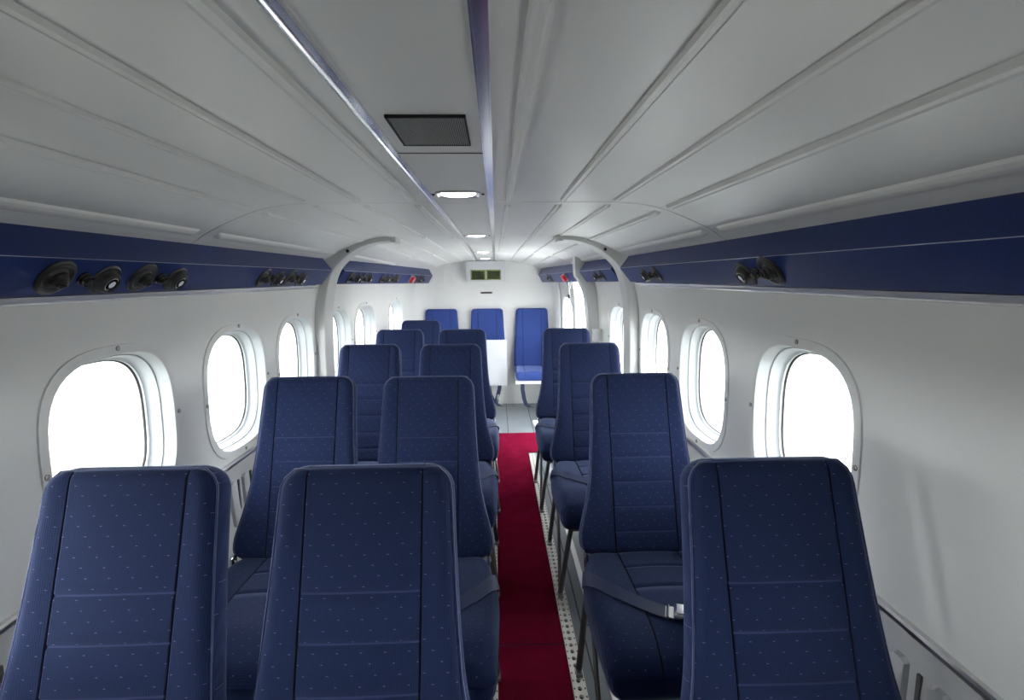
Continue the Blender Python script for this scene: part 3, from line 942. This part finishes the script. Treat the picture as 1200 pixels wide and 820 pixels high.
seats = [
    (-.508, .632, 'blue dotted passenger seat in the nearest row, next to the left wall'),
    (-.127, .620, 'blue dotted passenger seat in the nearest row, just left of the aisle'),
    (.540, .618, 'blue dotted passenger seat in the nearest row, right of the aisle'),
    (-.504, 1.418, 'blue dotted passenger seat in the second row, next to the left wall'),
    (-.126, 1.395, 'blue dotted passenger seat in the second row, just left of the aisle'),
    (.526, 1.400, 'blue dotted passenger seat in second row right of the aisle, silver buckle showing'),
    (-.504, 2.205, 'blue dotted passenger seat in the third row, next to the left wall'),
    (-.126, 2.180, 'blue dotted passenger seat in the third row, just left of the aisle'),
    (.518, 2.165, 'blue dotted passenger seat in the third row, right of the aisle'),
    (-.493, 2.90, 'blue passenger seat in the fourth row, next to the left wall'),
    (-.117, 2.88, 'blue passenger seat in the fourth row, just left of the aisle'),
    (.508, 2.87, 'blue passenger seat in the fourth row, right of the aisle'),
    (-.465, 3.575, 'lone blue passenger seat by left wall, directly in front of the folding seats'),
]
for i, (X, y, lab) in enumerate(seats):
    key = (0 if X > 0 else (1 if X < -.3 else -1), not (X < -.3 and 1.3 < y < 1.5))
    if X < -.46 and y > 3.3: key = (0, True)
    if key in protos: s = copy_tree(protos[key])
    else: s = protos[key] = make_seat(*key)
    s.location = (X, y, 0)
    tag(s, lab, 'seat', GR)

# ------------------------------------------------------------------ folding seats on the back wall
WJ = [(0, .170), (.15, .166), (.35, .156), (.55, .146)]
def fold_seat(x, folded, label):
    root = empty('folding_seat', (x, YB, 0))
    mb, w = slab(WJ, .548, .05, 1, [], rt=.03, rb=.02, redge=.02, puff=.004, fab='bright_fabric', thread='seam', seam_x=.085)
    xf(mb, lambda p: Vector((p.x, p.y - .032 - (.03 - .03*p.z/.545), .368 + p.z))); mb.build('backrest', parent=root, smooth=60, merge=1e-5)
    cm, wc = slab([(0, .165), (.4, .165)], .36, .075, 1, [], rt=.03, rb=.02, redge=.026, puff=.006, fab='bright_fabric', thread='seam', seam_x=.0)if False else slab([(0, .165), (.4, .165)], .36, .075, 1, [], rt=.03, rb=.02, redge=.026, puff=.006, fab='bright_fabric', thread='seam', seam_x=.085)
    pan = MB()
    if not folded:
        xf(cm, lambda p: Vector((p.x, -.075 - p.z, .345 - p.y))); cm.build('seat_cushion', parent=root, smooth=60, merge=1e-5)
        pan.box(-.168, .168, -.43, -.06, .278, .306, M['trayw']); pan.build('seat_pan', parent=root, bevel=.004)['label'] = 'white seat pan'
    else:
        xf(cm, lambda p: Vector((p.x, -.125 + p.y*.8, .245 + p.z))); cm.build('seat_cushion', parent=root, smooth=60, merge=1e-5)
        pan.box(-.176, .176, -.188, -.158, .218, .640, M['trayw']); pan.box(.154, .176, -.188, -.155, .198, .219, M['trayw'])
        pan.build('seat_pan', parent=root, bevel=.005)['label'] = 'white underside of the folded-up seat pan'
    br = MB()
    for s in (-1, 1): br.box(s*.155-.008, s*.155+.008, -.10, 0, .25, .30, M['trayw'])
    br.build('wall_bracket', parent=root, bevel=.002)
    # dangling belt
    def ribbon(path, wd, name):
        m = MB(); rows = []
        for p in path:
            p = Vector(p); rows.append([p + Vector((wd, .0, 0)), p - Vector((wd, 0, 0)), p + Vector((-wd, .003, 0)), p + Vector((wd, .003, 0))])
        ix = m.grid(rows, M['webbing'], closed=True); m.face(ix[0][::-1], M['webbing']); m.face(ix[-1], M['webbing'])
        return m.build(name, parent=root, smooth=0)
    if not folded:
        b = ribbon([(-.10, -.27, .285), (-.102, -.268, .20), (-.088, -.262, .11), (-.070, -.262, .05), (-.045, -.272, .032), (.0, -.28, .030)], .018, 'belt_strap')
        q = MB(); q.box(-.085, -.02, -.285, -.262, .262, .276, M['chrome']); q.build('buckle', parent=b, bevel=.002)
    else:
        b = ribbon([(.11, -.15, .26), (.105, -.148, .18), (.085, -.146, .10), (.07, -.15, .04)], .018, 'belt_strap')
        b2 = ribbon([(.0, -.15, .26), (.02, -.155, .13), (.05, -.158, .07), (.10, -.17, .022), (.14, -.175, .018)], .018, 'belt_strap')
        q = MB(); q.box(.078, .098, -.166, -.150, .06, .13, M['chrome']); q.build('buckle', parent=b, bevel=.002)
    return tag(root, label, 'folding seat', 'folding seats on the back wall')
fold_seat(.418, False, 'royal blue folding seat on the back wall, rightmost, with its cushion lowered')
fold_seat(.003, True, 'blue folding seat in the middle of the back wall with white pan folded up')
fold_seat(-.421, True, 'leftmost blue folding seat on the back wall, mostly behind other seats')

# ------------------------------------------------------------------ world, lights, camera
w = bpy.data.worlds.new('World'); scn.world = w; w.use_nodes = True
nt = w.node_tree; bg = nt.nodes['Background']
bg.inputs[0].default_value = (.95, .985, 1.0, 1); bg.inputs[1].default_value = 4.0
sl = bpy.data.lights.new('sun', 'SUN'); sl.energy = 24; sl.angle = .03; sl.color = (1, .97, .92)
so = bpy.data.objects.new('sun', sl); col.objects.link(so); so.location = (0, 8, 12)
el, az = math.radians(72), math.radians(-40)      # high sun, from the right and a little forward
sd = Vector((math.cos(el)*math.cos(az), math.cos(el)*math.sin(az), math.sin(el)))
so.rotation_euler = sd.to_track_quat('Z', 'Y').to_euler()
# unseen high wing, added to shade the forward cabin's windows
m = MB(); rows = []
for X in (-9.5, -6, -3, 0, 3, 6, 9.5):
    r_ = []
    for i in range(24):
        a_ = 2*pi*i/24; cx_ = math.cos(a_); th = .17*math.sin(a_)*(1 - .35*cx_)
        r_.append((X, .95 + 1.0*cx_, 1.80 + th))
    rows.append(r_)
ix = m.grid(rows, M['white'], closed=True); m.face(ix[0][::-1], M['white']); m.face(ix[-1], M['white'])
struct(m.build('shading_wing'))

cam = bpy.data.cameras.new('camera'); co = bpy.data.objects.new('camera', cam); col.objects.link(co)
cam.sensor_width = 36; cam.lens = 18.0; cam.clip_start = .02; cam.clip_end = 300
yaw, pitch, roll = math.atan(18/600), math.atan(85/600), math.radians(.5)
R = Matrix.Rotation(-yaw, 4, 'Z') @ Matrix.Rotation(pi/2 - pitch, 4, 'X') @ Matrix.Rotation(-roll, 4, 'Z')
co.matrix_world = Matrix.Translation((.088, 0, 1.2)) @ R
scn.camera = co
vs = scn.view_settings
vs.view_transform = 'Standard'; vs.look = 'None'; vs.gamma = 1; vs.use_curve_mapping = False; vs.exposure = 2.1
scn.cycles.max_bounces = 16; scn.cycles.diffuse_bounces = 10; scn.cycles.transparent_max_bounces = 12
scn.cycles.use_denoising = True
